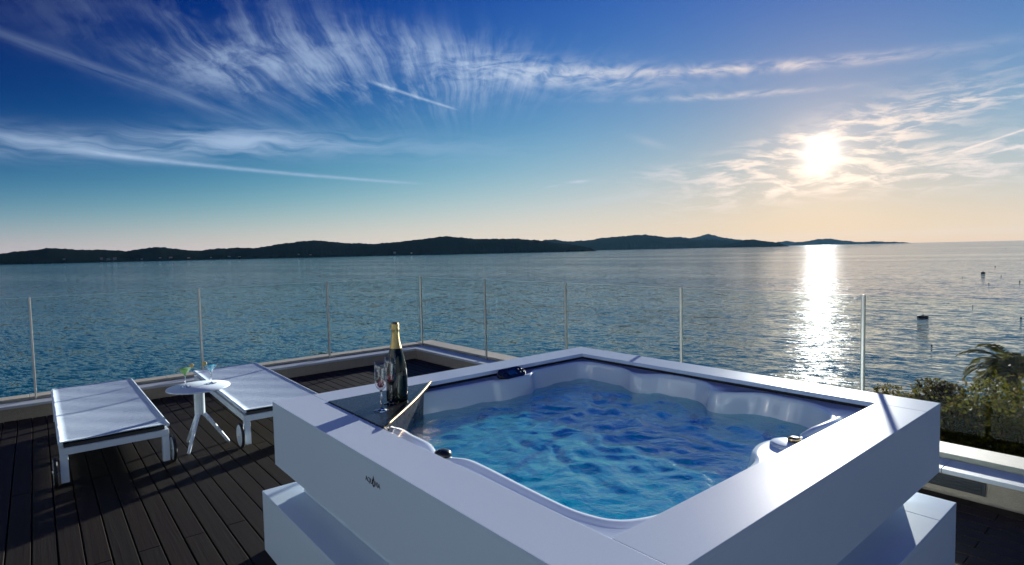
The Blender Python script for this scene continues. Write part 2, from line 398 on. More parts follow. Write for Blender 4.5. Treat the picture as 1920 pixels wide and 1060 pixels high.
# sea
m, t, o = newmat('sea'); c = worldpos(t)
ca, sa = math.cos(0.5), math.sin(0.5)
sx = t.nodes.new('ShaderNodeVectorRotate'); sx.rotation_type = 'Z_AXIS'; sx.inputs['Angle'].default_value = -0.35; t.links.new(c.s, sx.inputs[0]); cr_ = N(sx.outputs[0])
def slope(v, detail, rough, dist):
    """surface slope as two noise channels, so that far water stays as rough as near water"""
    n = t.nodes.new('ShaderNodeTexNoise'); t.links.new(v.s, n.inputs['Vector']); n.inputs['Scale'].default_value = 1
    n.inputs['Detail'].default_value = detail; n.inputs['Roughness'].default_value = rough; n.inputs['Distortion'].default_value = dist
    q = t.nodes.new('ShaderNodeSeparateColor'); t.links.new(n.outputs['Color'], q.inputs[0]); return N(q.outputs[0]) - .5, N(q.outputs[1]) - .5
a1, b1 = slope(vscale(cr_, .12, .30, 0), 2, .5, .3); a2, b2_ = slope(vscale(cr_, .55, 1.5, 0), 4, .6, .3); a3, b3 = slope(vscale(cr_, 2.4, 6.0, 0), 4, .6, .2)
gust = noise(vscale(cr_, .0013, .007, 0), 1, 4, .55)
gs = sstep(gust, .3, .7)*.7 + .6
nx_ = (a1*.28 + a2*.74 + a3*.50)*gs; ny_ = (b1*.32 + b2_*.90 + b3*.62)*gs
vr = t.nodes.new('ShaderNodeVectorRotate'); vr.rotation_type = 'Z_AXIS'; vr.inputs['Angle'].default_value = 0.35; t.links.new(vec(nx_, ny_, 1.0).s, vr.inputs[0])
nn_ = t.nodes.new('ShaderNodeVectorMath'); nn_.operation = 'NORMALIZE'; t.links.new(vr.outputs[0], nn_.inputs[0])
fr = t.nodes.new('ShaderNodeFresnel'); fr.inputs['IOR'].default_value = 1.333; t.links.new(nn_.outputs[0], fr.inputs['Normal'])
df = t.nodes.new('ShaderNodeBsdfDiffuse'); df.inputs[0].default_value = (.0, .095, .115, 1)
gl = t.nodes.new('ShaderNodeBsdfGlossy'); gl.inputs['Roughness'].default_value = .04; t.links.new(nn_.outputs[0], gl.inputs['Normal'])
gl.inputs[0].default_value = (.95, .98, 1.0, 1)
mx = t.nodes.new('ShaderNodeMixShader'); t.links.new(N(fr.outputs[0]).s, mx.inputs[0]); t.links.new(df.outputs[0], mx.inputs[1]); t.links.new(gl.outputs[0], mx.inputs[2])
t.links.new(mx.outputs[0], o.inputs['Surface']); M['sea'] = m
# hills: dark scrub and wood
m, t, o = newmat('hill'); c = worldpos(t)
n1 = noise(vscale(c, .02, .02, .02), 1, 6, .65); n2 = noise(vscale(c, .004, .004, .01), 1, 5)
cr = mixc(n1, (.002, .004, .005), (.007, .010, .009)); cr = mixc(sstep(n2, .5, .75)*.3, cr, (.009, .010, .009))
p = t.nodes.new('ShaderNodeBsdfDiffuse'); t.links.new(cr.s, p.inputs[0]); t.links.new(p.outputs[0], o.inputs['Surface']); bump(t, p, n1, 10.0); M['hill'] = m
# leaves
def leafmat(key, c0, c1, tip=None):
    m, t, o = newmat(key); g = t.nodes.new('ShaderNodeNewGeometry'); rn = N(g.outputs['Random Per Island'])
    cr = mixc(rn, c0, c1)
    if tip: cr = mixc(sstep(rn, .80, .95), cr, tip)
    d = pbsdf(t, None, cr, .7, 0, .05)
    tl = t.nodes.new('ShaderNodeBsdfTranslucent'); t.links.new(mixc(.5, cr, (.13, .12, .02)).s, tl.inputs[0])
    mx = t.nodes.new('ShaderNodeMixShader'); mx.inputs[0].default_value = .42
    t.links.new(d.outputs[0], mx.inputs[1]); t.links.new(tl.outputs[0], mx.inputs[2]); t.links.new(mx.outputs[0], o.inputs['Surface']); M[key] = m
leafmat('leaf_hedge', (.020, .030, .002), (.050, .058, .007), (.085, .040, .012))
leafmat('leaf_red', (.028, .018, .008), (.055, .034, .013), (.10, .036, .018))
leafmat('leaf_dark', (.02, .035, .014), (.05, .075, .03))
leafmat('leaf_palm', (.022, .030, .009), (.045, .052, .016))
simple('earth', (.075, .06, .045), .95, var=.35, scale=1.5, bmp=.03, bscale=8)

# ================================================================== THE SETTING
SEA_Z = -13.5
# ---- sea
rs = [0, 20, 45, 90, 180, 400, 900, 2200, 6000, 14000, 26000]; ns = 96
vs = [(CAM.x, CAM.y, SEA_Z)]; fs = []
for r in rs[1:]: vs += [(CAM.x + r*math.cos(2*math.pi*i/ns), CAM.y + r*math.sin(2*math.pi*i/ns), SEA_Z) for i in range(ns)]
for k in range(1, len(rs)):
    for i in range(ns):
        j = (i+1) % ns
        if k == 1: fs.append((0, 1+i, 1+j))
        else: a = 1+(k-2)*ns; b = 1+(k-1)*ns; fs.append((a+i, b+i, b+j, a+j))
tag(add('sea', mesh('sea', vs, fs, M['sea'])), kind='structure')

# ---- hills across the water: (bearing, slope above eye level) ridge lines at their own distance
def ridge(name, prof, D, depth, seed, rough_amp=1.0):
    rg = np.random.default_rng(seed)
    az = np.array([p[0] for p in prof])[::-1]; sl = np.array([p[1] for p in prof])[::-1]
    n = int(max(60, (az[-1]-az[0])*800)); a = np.linspace(az[0], az[-1], n)
    h = np.interp(a, az, sl)*D + CAM.z - SEA_Z
    k = np.ones(5)/5; h = np.convolve(np.pad(h, 2, mode='edge'), k, 'valid')
    crest = np.zeros(n)
    for f, amp in ((60, .7), (140, .6), (330, .5), (700, .5)): crest += rough_amp*D*5e-4*amp*np.sin(a*f + rg.uniform(0, 6) + np.sin(a*f*.37))
    crest += rg.normal(0, 1, n)*D*1.6e-4*rough_amp
    h = np.maximum(h, 1.5)
    fade = np.clip(np.minimum(a-az[0], az[-1]-a)/0.012, 0, 1); h *= fade**.7
    rows = np.array([-1.0, -.93, -.8, -.6, -.4, -.22, -.1, 0, .12, .4, 1.0])
    prof_r = np.array([-.02, .10, .30, .55, .74, .88, .96, 1, .95, .6, -.02])
    vs, fs = [], []
    for r_, pr in zip(rows, prof_r):
        wob = np.convolve(rg.normal(0, 1, n+60), np.ones(61)/18, 'valid')
        dd = D + r_*depth + wob*depth*.10
        z = SEA_Z + h*np.clip(pr + (wob*.05 if 0 < pr < 1 else 0), -.02, 1.0) if pr > 0 else np.full(n, SEA_Z-2.0)
        if pr > .85: z = z + crest*fade*((pr-.8)/.2)
        vs += [(CAM.x+d*math.cos(q), CAM.y+d*math.sin(q), zz) for q, d, zz in zip(a, dd, z)]
    for i in range(len(rows)-1):
        for j in range(n-1): fs.append((i*n+j, i*n+j+1, (i+1)*n+j+1, (i+1)*n+j))
    return tag(add(name, mesh(name, vs, fs, M['hill'], True)), kind='structure')
PA = [(3.30, .008), (3.2054, .00977), (3.175, .01123), (3.1262, .01681), (3.0975, .01494), (3.0736, .01456), (3.0361, .01165), (2.9997, .01731), (2.976, .01377), (2.9479, .01085), (2.9188, .01362), (2.8658, .01355), (2.8261, .01975), (2.7769, .02512), (2.7265, .01905), (2.6831, .01651), (2.6297, .02099), (2.5568, .02793), (2.5016, .02133), (2.446, .02203), (2.4089, .01845), (2.3674, .01198), (2.3261, .00645), (2.3000, .0000)]
PB = [(2.43, .006), (2.409, .01105), (2.3904, .01712), (2.3719, .01855), (2.3535, .01536), (2.3168, .01543), (2.2714, .02074), (2.2179, .02296), (2.1917, .01866), (2.1488, .01306), (2.1069, .01108), (2.0583, .00721), (2.0269, .002)]
PC = [(2.26, .004), (2.2268, .00965), (2.1917, .01687), (2.1658, .01796), (2.1445, .01472), (2.1168, .02098), (2.0987, .01522), (2.0663, .01), (2.0425, .00509), (2.02, .002)]
PD = [(2.1028, .001), (2.0783, .00513), (2.0623, .00989), (2.0488, .01038), (2.0269, .00639), (2.0077, .00253), (1.9963, .0003)]
PE = [(2.0346, .00235), (2.0001, .00652), (1.9888, .00456), (1.974, .005), (1.9594, .00789), (1.9379, .00809), (1.9238, .00527), (1.9032, .00232), (1.883, .00336), (1.8633, .00128), (1.8379, .0)]
ridge('hills', PA, 4600, 620, 1)
ridge('hills', PB, 8600, 800, 2)
ridge('hills', PC, 12500, 900, 3)
ridge('hills', PD, 6900, 260, 4, .6)
ridge('hills', PE, 15500, 700, 5, .7)

# ---- terrace body under the deck, hillside on the right
tag(MB().box(-4.55, 9.5, -4.9, 3.6, -8.0, -0.09).build('terrace', M['terrace']), kind='structure')
gx, gy = np.meshgrid(np.linspace(-3.5, 26, 48), np.linspace(3.80, 34, 40))
gz = -1.75 - .20*(gy-3.62) - 2.6*np.clip((.6-gx)/1.2, 0, 3) + .14*np.sin(gx*1.3+gy*.7) + .1*np.sin(gx*.6-gy*1.7)
gz = np.where(gy > 28, gz - (gy-28)*1.2, gz)
vs = list(zip(gx.ravel(), gy.ravel(), gz.ravel())); fs = [(r*48+c, r*48+c+1, (r+1)*48+c+1, (r+1)*48+c) for r in range(39) for c in range(47)]
tag(add('hillside', mesh('hillside', vs, fs, M['earth'], True)), kind='structure')

# ---- unseen building added behind the viewpoint to bounce light onto the tub sides: white render with dark glass doors
ww = tag(MB().box(7.6, 7.9, -4.59, 1.4, -.6, 3.3).build('bounce_wall', M['bounce_render']), kind='structure')
bw = tag(MB().box(-6.5, 9.5, -4.9, -4.6, -.6, 3.3).build('bounce_wall', M['bounce_render']), kind='structure')
MB().box(-6.8, 9.8, -5.2, -4.1, 3.3, 3.55, .01).build('roof', M['bounce_render'], bw)  # eave of the added, unseen building
for k in range(4):
    x_ = -5.4 + k*3.6
    fr_ = MB().box(x_, x_+2.3, -4.6, -4.55, .02, 2.4, .004).build('unseen_door_frame', M['dark_grey'], bw)
    for j in range(2): MB().box(x_+.07+j*1.1, x_+1.13+j*1.1, -4.549, -4.54, .10, 2.32).build('unseen_door_pane', M['black_gloss'], fr_)
# ---- deck: each plank its own board
deck = tag(MB().box(-4.2, 9.0, -4.6, 3.277, -.085, -.045).build('deck', M['slot']), kind='structure')
PITCH_P, GAP = .1055, .007
plank_cache = {}
def plank(x0, x1, y):
    L = round(x1-x0, 3)
    if L not in plank_cache: plank_cache[L] = MB().box(-L/2, L/2, -(PITCH_P-GAP)/2, (PITCH_P-GAP)/2, -.024, 0, .003, 2).me('plank', M['plank'])
    o = add('plank', plank_cache[L], deck, ((x0+x1)/2, y, random.uniform(-.0012, .0008)))
y = -1.085 + PITCH_P/2 - 17*PITCH_P; row = 0
while y + PITCH_P/2 < 3.285:
    off = -.48 if row % 2 == 0 else -.48 + 1.4 + (.0 if row % 4 == 1 else .02)
    x = off - 2.8*3
    while x < 5.9:
        a, b = max(x+.0015, -4.195), min(x+2.8-.0015, 5.95)
        if b - a > .12: plank(a, b, y)
        x += 2.8
    y += PITCH_P; row += 1

# ---- parapet walls
def slabs(name, parent, mat, axis, a0, a1, b0, b1, z0, z1, step, start):
    k = start
    cuts = [a0]
    while k < a1:
        if k > a0 + .05: cuts.append(k)
        k += step
    cuts.append(a1)
    for c0, c1 in zip(cuts, cuts[1:]):
        if c1-c0 < .02: continue
        mb = MB()
        if axis == 'y': mb.box(b0, b1, c0+.0015, c1-.0015, z0, z1, .0025)
        else: mb.box(c0+.0015, c1-.0015, b0, b1, z0, z1, .0025)
        mb.build(name, mat, parent)
GX, GY = -4.41, 3.50       # glass lines
pl = tag(empty('parapet_wall', (-4.3, 0.3, 0)), 'low rendered parapet wall with stone ledge behind the two loungers', 'wall')
pr = tag(empty('parapet_wall', (0.5, 3.4, 0)), 'low tan parapet wall with stone ledge and vent behind the hot tub', 'wall')
def child(mb, name, mat, root): o = mb.build(name, mat, root); o.location = -root.location; return o
child(MB().box(-4.56, -4.215, -3.0, 3.283, -.6, .112), 'wall', M['stucco'], pl)
child(MB().box(-4.56, 6.1, 3.284, 3.735, -.6, .112), 'wall', M['stucco'], pr)
def slab_children(root, *a):
    before = set(bpy.data.objects); slabs(*a)
    for o in set(bpy.data.objects) - before: o.location = -root.location
slab_children(pl, 'ledge_slab', pl, M['stone_ledge'], 'y', -3.0, 3.268, -4.395, -4.203, .113, .139, 1.2, -2.7)
slab_children(pl, 'coping_slab', pl, M['stone_coping'], 'y', -3.0, 3.48, -4.60, -4.425, .113, .164, 1.2, -2.2)
slab_children(pr, 'ledge_slab', pr, M['stone_ledge'], 'x', -4.395, 6.1, 3.270, 3.486, .113, .139, 1.2, 2.025-1.2*5)
slab_children(pr, 'coping_slab', pr, M['stone_coping'], 'x', -4.60, 6.1, 3.515, 3.760, .113, .166, 1.5, -3.3)
# vent in the right wall
vent = MB().box(1.70, 2.235, 3.274, 3.284, .030, .106).build('vent', M['dark_grey'], pr); vent.location = -pr.location
vent['label'] = 'dark metal ventilation grille set in the tan wall'
for zz in (.048, .066, .084):
    s_ = MB().box(1.715, 2.215, 3.266, 3.2735, zz-.005, zz+.005, .002).build('slat', M['dark_grey'], vent)

# ---- glass railings
def railing(label, axis, c, posts, loc):
    root = tag(empty('glass_railing', loc), label, 'railing')
    for a, b in zip(posts, posts[1:]):
        me = (MB().box(c-.006, c+.006, a+.012, b-.012, .118, 1.155, .001, 1) if axis == 'y' else MB().box(a+.012, b-.012, c-.006, c+.006, .118, 1.155, .001, 1)).me('glass_pane', M['pane'])
        me.materials.append(M['pane_edge'])
        for f in me.polygons:
            if abs(f.normal.x if axis == 'y' else f.normal.y) < .9: f.material_index = 1
        o = add('glass_pane', me, root); o.location = -root.location
    for a in posts if axis == 'x' else posts[:-1]:
        mb = MB()
        if axis == 'y': mb.box(c-.012, c+.012, a-.008, a+.008, .118, 1.158, .003)
        else: mb.box(a-.008, a+.008, c-.012, c+.012, .118, 1.158, .003)
        child(mb, 'post', M['steel'], root)
    return root
railing('frameless glass railing along the parapet behind the loungers', 'y', GX, [-2.45, -.947, .553, 2.075, 3.475], (GX, .5, .12))
railing('frameless glass railing along the parapet behind the hot tub', 'x', GY, [-4.405, -2.83, -1.386, .054, 1.51, 2.95, 4.4, 5.8], (.5, GY, .12))

# ================================================================== HOT TUB
T = .775; S = 2.25; SV = 2.266; W = .204; WR = .2005; H = .3232
tub = tag(empty('hot_tub', (1.125, 1.133, 0)), 'square white hot tub full of rippling blue water in the middle of the deck', 'hot tub')
def tp(mb, name, mat, parent=None):
    o = mb.build(name, mat, parent or tub)
    if parent is None: o.location = -tub.location
    return o
cl = M['cladding']; TH = .022
g = .0008
# top boards (butt-jointed as in the photograph)
tp(MB().box(0, S, 0, W-g, T-TH, T, .0013), 'top_panel', cl)
tp(MB().box(0, W, W+g, SV-W-g, T-TH, T, .0013), 'top_panel', cl)
tp(MB().box(0, S, SV-W+g, SV, T-TH, T, .0013), 'top_panel', cl)
tp(MB().box(S-WR, S, W+g, SV-W-g, T-TH, T, .0013), 'top_panel', cl)
# side boards of the floating band
zb, zt = T-H, T-TH-.0001
sidep = tp(MB().box(.0003, S-.0003, .0003, .02, zb, zt, .0006), 'side_panel', cl)
tp(MB().box(.0003, S-.0003, SV-.02, SV-.0003, zb, zt, .0006), 'side_panel', cl)
tp(MB().box(.0003, .02, .021, SV-.021, zb, zt, .0006), 'side_panel', cl)
tp(MB().box(S-.02, S-.0003, .021, SV-.021, zb, zt, .0006), 'side_panel', cl)
tp(MB().box(.022, S-.022, .022, SV-.022, zb+.004, zb+.016), 'underside', cl)
# recessed cabinet in the shadow gap
PZ = T - .4635
c0, c1 = .112, .112
tp(MB().box(c0, S-c0, c0, SV-c0, PZ+.0005, zb+.003, .002), 'cabinet', cl)
for a in ((c0-.008, S-c0+.008, c0-.009, c0-.0005), ): tp(MB().box(*a, PZ+.0006, PZ+.016, .002), 'skirting', cl)
# plinth
p0x, p1x, p0y, p1y = -.056, 2.306, -.054, 2.316
tp(MB().box(p0x, p1x, p0y, p0y+.25, PZ-.02, PZ, .002), 'plinth_top_panel', cl)
tp(MB().box(p0x, p0x+.25, p0y+.2515, p1y, PZ-.02, PZ, .002), 'plinth_top_panel', cl)
tp(MB().box(p0x+.2515, p1x, 2.0545, p1y, PZ-.02, PZ, .002), 'plinth_top_panel', cl)
tp(MB().box(p1x-.25, p1x, p0y+.2515, 2.053, PZ-.02, PZ, .002), 'plinth_top_panel', cl)
pz0, pz1 = .0, PZ-.0206
tp(MB().box(p0x+.0006, p1x-.0006, p0y+.0006, p0y+.02, pz0, pz1, .002), 'plinth_side_panel', cl)
tp(MB().box(p0x+.0006, p1x-.0006, p1y-.02, p1y-.0006, pz0, pz1, .002), 'plinth_side_panel', cl)
tp(MB().box(p0x+.0006, p0x+.02, p0y+.021, p1y-.021, pz0, pz1, .002), 'plinth_side_panel', cl)
tp(MB().box(p1x-.02, p1x-.0006, p0y+.021, p1y-.021, pz0, pz1, .002), 'plinth_side_panel', cl)
# black strip under the rim, sharing the tyre material
i0x, i1x, i0y, i1y = W, S-WR, W, SV-W
mb = MB()
mb.box(i0x-.03, i0x-.012, i0y-.03, i1y+.03, T-.06, T-TH-.001); mb.box(i1x+.012, i1x+.03, i0y-.03, i1y+.03, T-.06, T-TH-.001)
mb.box(i0x-.0119, i1x+.0119, i0y-.03, i0y-.012, T-.06, T-TH-.001); mb.box(i0x-.0119, i1x+.0119, i1y+.012, i1y+.03, T-.06, T-TH-.001)
tp(mb, 'rim_strip', M['black_rubber'])
# shell: rim outline as seen, lofted down to seats and footwell
CX, CY = 1.127, 1.133
rim = [(.278, .725), (.288, .86), (.300, 1.0), (.312, 1.16), (.335, 1.21), (.345, 1.34), (.325, 1.46), (.272, 1.55), (.262, 1.70), (.262, 1.826), (.276, 1.935), (.335, 1.992), (.46, 2.002), (.60, 1.995), (.70, 1.955), (.745, 1.925),
       (.80, 1.922), (.855, 1.965), (.925, 2.022), (1.077, 2.03), (1.19, 2.012), (1.26, 1.955), (1.32, 1.886), (1.385, 1.877), (1.44, 1.915), (1.50, 1.972), (1.57, 2.0), (1.671, 1.992), (1.759, 1.984),
       (1.852, 1.941), (1.925, 1.86), (1.965, 1.76), (1.985, 1.62), (1.985, 1.48), (1.955, 1.40), (1.915, 1.33), (1.905, 1.24), (1.93, 1.15), (1.985, 1.06), (2.005, .9), (2.01, .7), (2.005, .50), (1.975, .40), (1.93, .345), (1.86, .318),
       (1.774, .308), (1.587, .314), (1.368, .325), (1.262, .322), (1.205, .292), (1.13, .272), (1.06, .295), (.99, .312), (.86, .314), (.77, .322), (.68, .30), (.55, .268), (.42, .262), (.32, .29), (.275, .36), (.262, .46), (.262, .58), (.268, .66)]
P = np.array(rim); Pc = []
n_ = len(P)
for i in range(n_):
    p0, p1, p2, p3 = P[i-1], P[i], P[(i+1) % n_], P[(i+2) % n_]
    for tt in np.linspace(0, 1, 12, endpoint=False):
        Pc.append(.5*((2*p1)+(-p0+p2)*tt+(2*p0-5*p1+4*p2-p3)*tt**2+(-p0+3*p1-3*p2+p3)*tt**3))
Pc = np.array(Pc) - (CX, CY); th = np.arctan2(Pc[:, 1], Pc[:, 0]); ra = np.hypot(Pc[:, 0], Pc[:, 1]); idx = np.argsort(th); th, ra = th[idx], ra[idx]
NT = 384; TT = np.linspace(-math.pi, math.pi, NT, endpoint=False)
RIM = np.interp(TT, th, ra, period=2*math.pi)
CT, ST = np.cos(TT), np.sin(TT)
def rect_r(e): return np.minimum(((np.where(CT > 0, i1x-CX, CX-i0x)+e)/np.maximum(np.abs(CT), 1e-6)), ((np.where(ST > 0, i1y-CY, CY-i0y)+e)/np.maximum(np.abs(ST), 1e-6)))
RS = np.convolve(np.pad(RIM, 14, mode='wrap'), np.ones(29)/29, 'valid')
loops = [(rect_r(.026), T-.0395), (np.minimum(RIM+.05, rect_r(.01)), T-.0385), (np.minimum(RIM+.024, rect_r(.012)), T-.034), (RIM+.012, T-.0335), (RIM+.004, T-.036), (RIM-.001, T-.043), (RIM-.006, T-.058), (RIM-.015, T-.09), (RIM-.024, T-.13), (RIM*.8+RS*.2-.034, T-.17), (RS-.065, T-.27), (RS-.10, T-.36), (RS*.95-.13, T-.40), (RS*.80-.13, T-.415), (RS*.62-.10, T-.425), (RS*.56-.10, T-.45), (RS*.52-.10, T-.62), (RS*.46-.10, T-.66), (RS*.2, T-.67)]
def loft(loops, cap=True):
    vs, fs = [], []
    for r, z in loops: vs += [(CX+a*c, CY+a*s, z) for a, c, s in zip(r, CT, ST)]
    for k in range(len(loops)-1):
        for i in range(NT): j = (i+1) % NT; fs.append((k*NT+i, k*NT+j, (k+1)*NT+j, (k+1)*NT+i))
    if cap: fs.append(tuple((len(loops)-1)*NT+i for i in range(NT)))
    return vs, fs
vs, fs = loft(loops)
shell = add('shell', mesh('shell', vs, fs, M['acrylic'], True), tub); shell.location = -tub.location
# water: stirred surface
WZ = T - .146
RW = RIM*.9+RS*.1-.026
nr = 110
rad_f = np.sqrt(np.linspace(0.0002, 1, nr))
kx = []
rg = np.random.default_rng(3)
waves = []
for _ in range(64):
    lam = rg.uniform(.03, .24); a_ = rg.uniform(0, 2*math.pi); waves.append((2*math.pi/lam*math.cos(a_), 2*math.pi/lam*math.sin(a_), rg.uniform(0, 6.28), .0042*lam**.8*rg.uniform(.4, 1)*.75))
vs = []
for f in rad_f:
    X = CX + RW*f*CT; Y = CY + RW*f*ST; Z = np.zeros(NT)
    Xw = X + .05*np.sin(Y*7+1)+.03*np.sin(Y*17); Yw = Y + .05*np.sin(X*6)+.03*np.sin(X*19+2)
    for a_, b_, ph, am in waves: Z += am*np.sin(a_*Xw+b_*Yw+ph)
    rd = np.hypot(X-1.05, Y-1.3)
    Z += .004*np.sin(rd*34)*np.exp(-(rd/.55)**2)
    Z *= .35 + .9*np.exp(-(rd/.85)**2)
    vs += list(zip(X, Y, WZ+Z))
fs = [(k*NT+i, k*NT+(i+1) % NT, (k+1)*NT+(i+1) % NT, (k+1)*NT+i) for k in range(nr-1) for i in range(NT)] + [tuple(range(NT))[::-1]]
wat = add('water', mesh('water', vs, fs, M['tub_water'], True), tub); wat.location = -tub.location
wat['label'] = 'rippling clear blue water'
# hydro jets in the wall
def wall_point(x, y, z, inset):
    a_ = math.atan2(y-CY, x-CX); r = float(np.interp(a_, TT, RS))
    lev = np.interp(T-z, [.17, .27, .36], [.034, .065, .10])
    d = Vector((math.cos(a_), math.sin(a_), 0)); return Vector((CX, CY, 0)) + d*(r-lev-inset) + Vector((0, 0, z)), d
for (x, y) in ((.18, 1.03), (.209, 1.487), (.211, 1.66), (.44, 1.952), (.576, 1.955), (1.20, 2.0), (1.30, 2.0), (1.657, 2.0), (1.8, 1.9)):
    p_, d = wall_point(x, y, T-.235, .004)
    q_ = Vector((0, 0, 1)).rotation_difference(-d)
    mb = MB().lathe([(0, .0), (.034, .0), (.034, .004), (.030, .009), (.018, .008), (.015, .002), (0, .002)], 20)
    o = mb.build('jet', M['dark_grey'], tub); o.location = p_ - tub.location; o.rotation_euler = q_.to_euler()
# control panel on the rim
cp = MB()
pts = [(math.copysign(.075, math.sin(a_))+.036*math.sin(a_) if abs(math.sin(a_)) > 1e-6 else .0, .036*math.cos(a_)) for a_ in np.linspace(0, 2*math.pi, 41)[:-1]]
def stadium(hl, r, n=14): return [(r*math.cos(a_), hl + r*math.sin(a_)) for a_ in np.linspace(0, math.pi, n)] + [(r*math.cos(a_), -hl + r*math.sin(a_)) for a_ in np.linspace(math.pi, 2*math.pi, n)]
mb = MB().prism(stadium(.062, .044), -.02, .004, .0025)
panel = mb.build('control_panel', M['black_gloss'], tub); panel.location = Vector((.296, 1.335, T-.012)) - tub.location; panel.rotation_euler = (0, R(32), R(3))
MB().box(-.016, .020, -.030, .034, .0042, .0058, .0007).build('display', M['display'], panel)
for yy in (-.085, -.062, .060, .085):
    for xx in (-.014, .012): MB().lathe([(0, .0062), (.006, .006), (.007, .0042)], 12, (xx, yy, 0)).build('button', M['dark_grey'], panel)
# knobs
kn = MB().lathe([(.033, 0), (.034, .006), (.030, .017), (.018, .023), (0, .025)], 24).build('knob', M['black_gloss'], tub); kn.location = Vector((1.172, .262, T-.033)) - tub.location
kc = MB().lathe([(.062, -.03), (.066, -.004), (.062, .004), (.05, .006), (0, .006)], 28).build('knob_base', M['acrylic'], tub); kc.location = Vector((1.985, 1.325, T-.034)) - tub.location
k2 = MB().lathe([(.024, 0), (.024, .012), (.020, .016), (0, .017)], 24).build('knob', M['black_gloss'], tub); k2.location = Vector((1.998, 1.352, T-.028)) - tub.location
MB().lathe([(.0248, .008), (.0252, .012), (.021, .0168)], 24).build('ring', M['brass'], k2)
# moulded pillow roll on the right
hr = MB().tube([(1.982, 1.44, T-.065), (1.985, 1.48, T-.050), (1.997, 1.56, T-.043), (2.008, 1.66, T-.041), (2.004, 1.76, T-.044), (1.985, 1.83, T-.052), (1.965, 1.87, T-.06)], [.012, .024, .030, .031, .029, .022, .010], 18)
tp(hr, 'headrest', M['acrylic'])
# moulded back pad in the far wall
tray = tp(MB().prism([(i0x+.003, i0y+.003), (.787, i0y+.003), (.795, i0y+.012), (i0x+.012, .797), (i0x+.003, .789)], T-.022, T+.004, .002), 'corner_tray', M['black_gloss'])
tray['label'] = 'black triangular drinks tray with brass lip'
tp(MB().prism([(.715, .262), (.725, .272), (.272, .725), (.262, .715)], T-.30, T-.0225), 'waterfall_panel', M['black_gloss'])
ed = []
for k in range(15):
    s_ = k/14; x_, y_ = .806-(.806-i0x-.006)*s_, i0y+.006+(.806-i0y-.006)*s_
    bo = .012*math.sin(math.pi*s_); ed.append((x_+bo, y_+bo, T+.007 + .004*math.sin(math.pi*s_)))
lip = MB().tube(ed, [.004]+[.0075]*13+[.004], 10).build('brass_lip', M['brass'], tray)
# maker's lettering on the near side board
def text_mesh(body, size, name):
    cu = bpy.data.curves.new(name, 'FONT'); cu.body = body; cu.size = size; cu.extrude = .0006; cu.align_x = 'LEFT'
    to = bpy.data.objects.new(name, cu); COL.objects.link(to); dg = bpy.context.evaluated_depsgraph_get(); dg.update()
    me = bpy.data.meshes.new_from_object(to.evaluated_get(dg)); w = max(v.co.x for v in me.vertices)
    bpy.data.objects.remove(to); bpy.data.curves.remove(cu); me.materials.clear(); me.materials.append(M['logo_black']); return me, w
lg = bpy.data.objects
lz = T - .088
me1, w1_ = text_mesh('AQU', .026, 'lettering'); me2, w2_ = text_mesh('VIA', .026, 'lettering')
xs = 1.057
for me_, x_ in ((me1, xs), (me2, xs + w1_ + .021)):
    o = add('lettering', me_, sidep); o.location = Vector((x_, -.0002, lz)); o.rotation_euler = (R(90), 0, 0)
# drop-shaped A between the two halves
drop = [(0, .030), (.006, .015), (.0095, .002), (.0095, -.006), (.006, -.0125), (0, -.0148), (-.006, -.0125), (-.0095, -.006), (-.0095, .002), (-.006, .015)]
mb = MB(); b = bmesh.new()
outer = [b.verts.new((x_, 0, z_)) for x_, z_ in drop]; inner = [b.verts.new((x_*.42, 0, z_*.42-.001)) for x_, z_ in drop]
for i in range(len(drop)): j = (i+1) % len(drop); b.faces.new((outer[i], outer[j], inner[j], inner[i]))
mb._join(b); o = mb.build('emblem', M['logo_black'], sidep); o.location = Vector((xs + w1_ + .0105, -.0008, lz+.007))

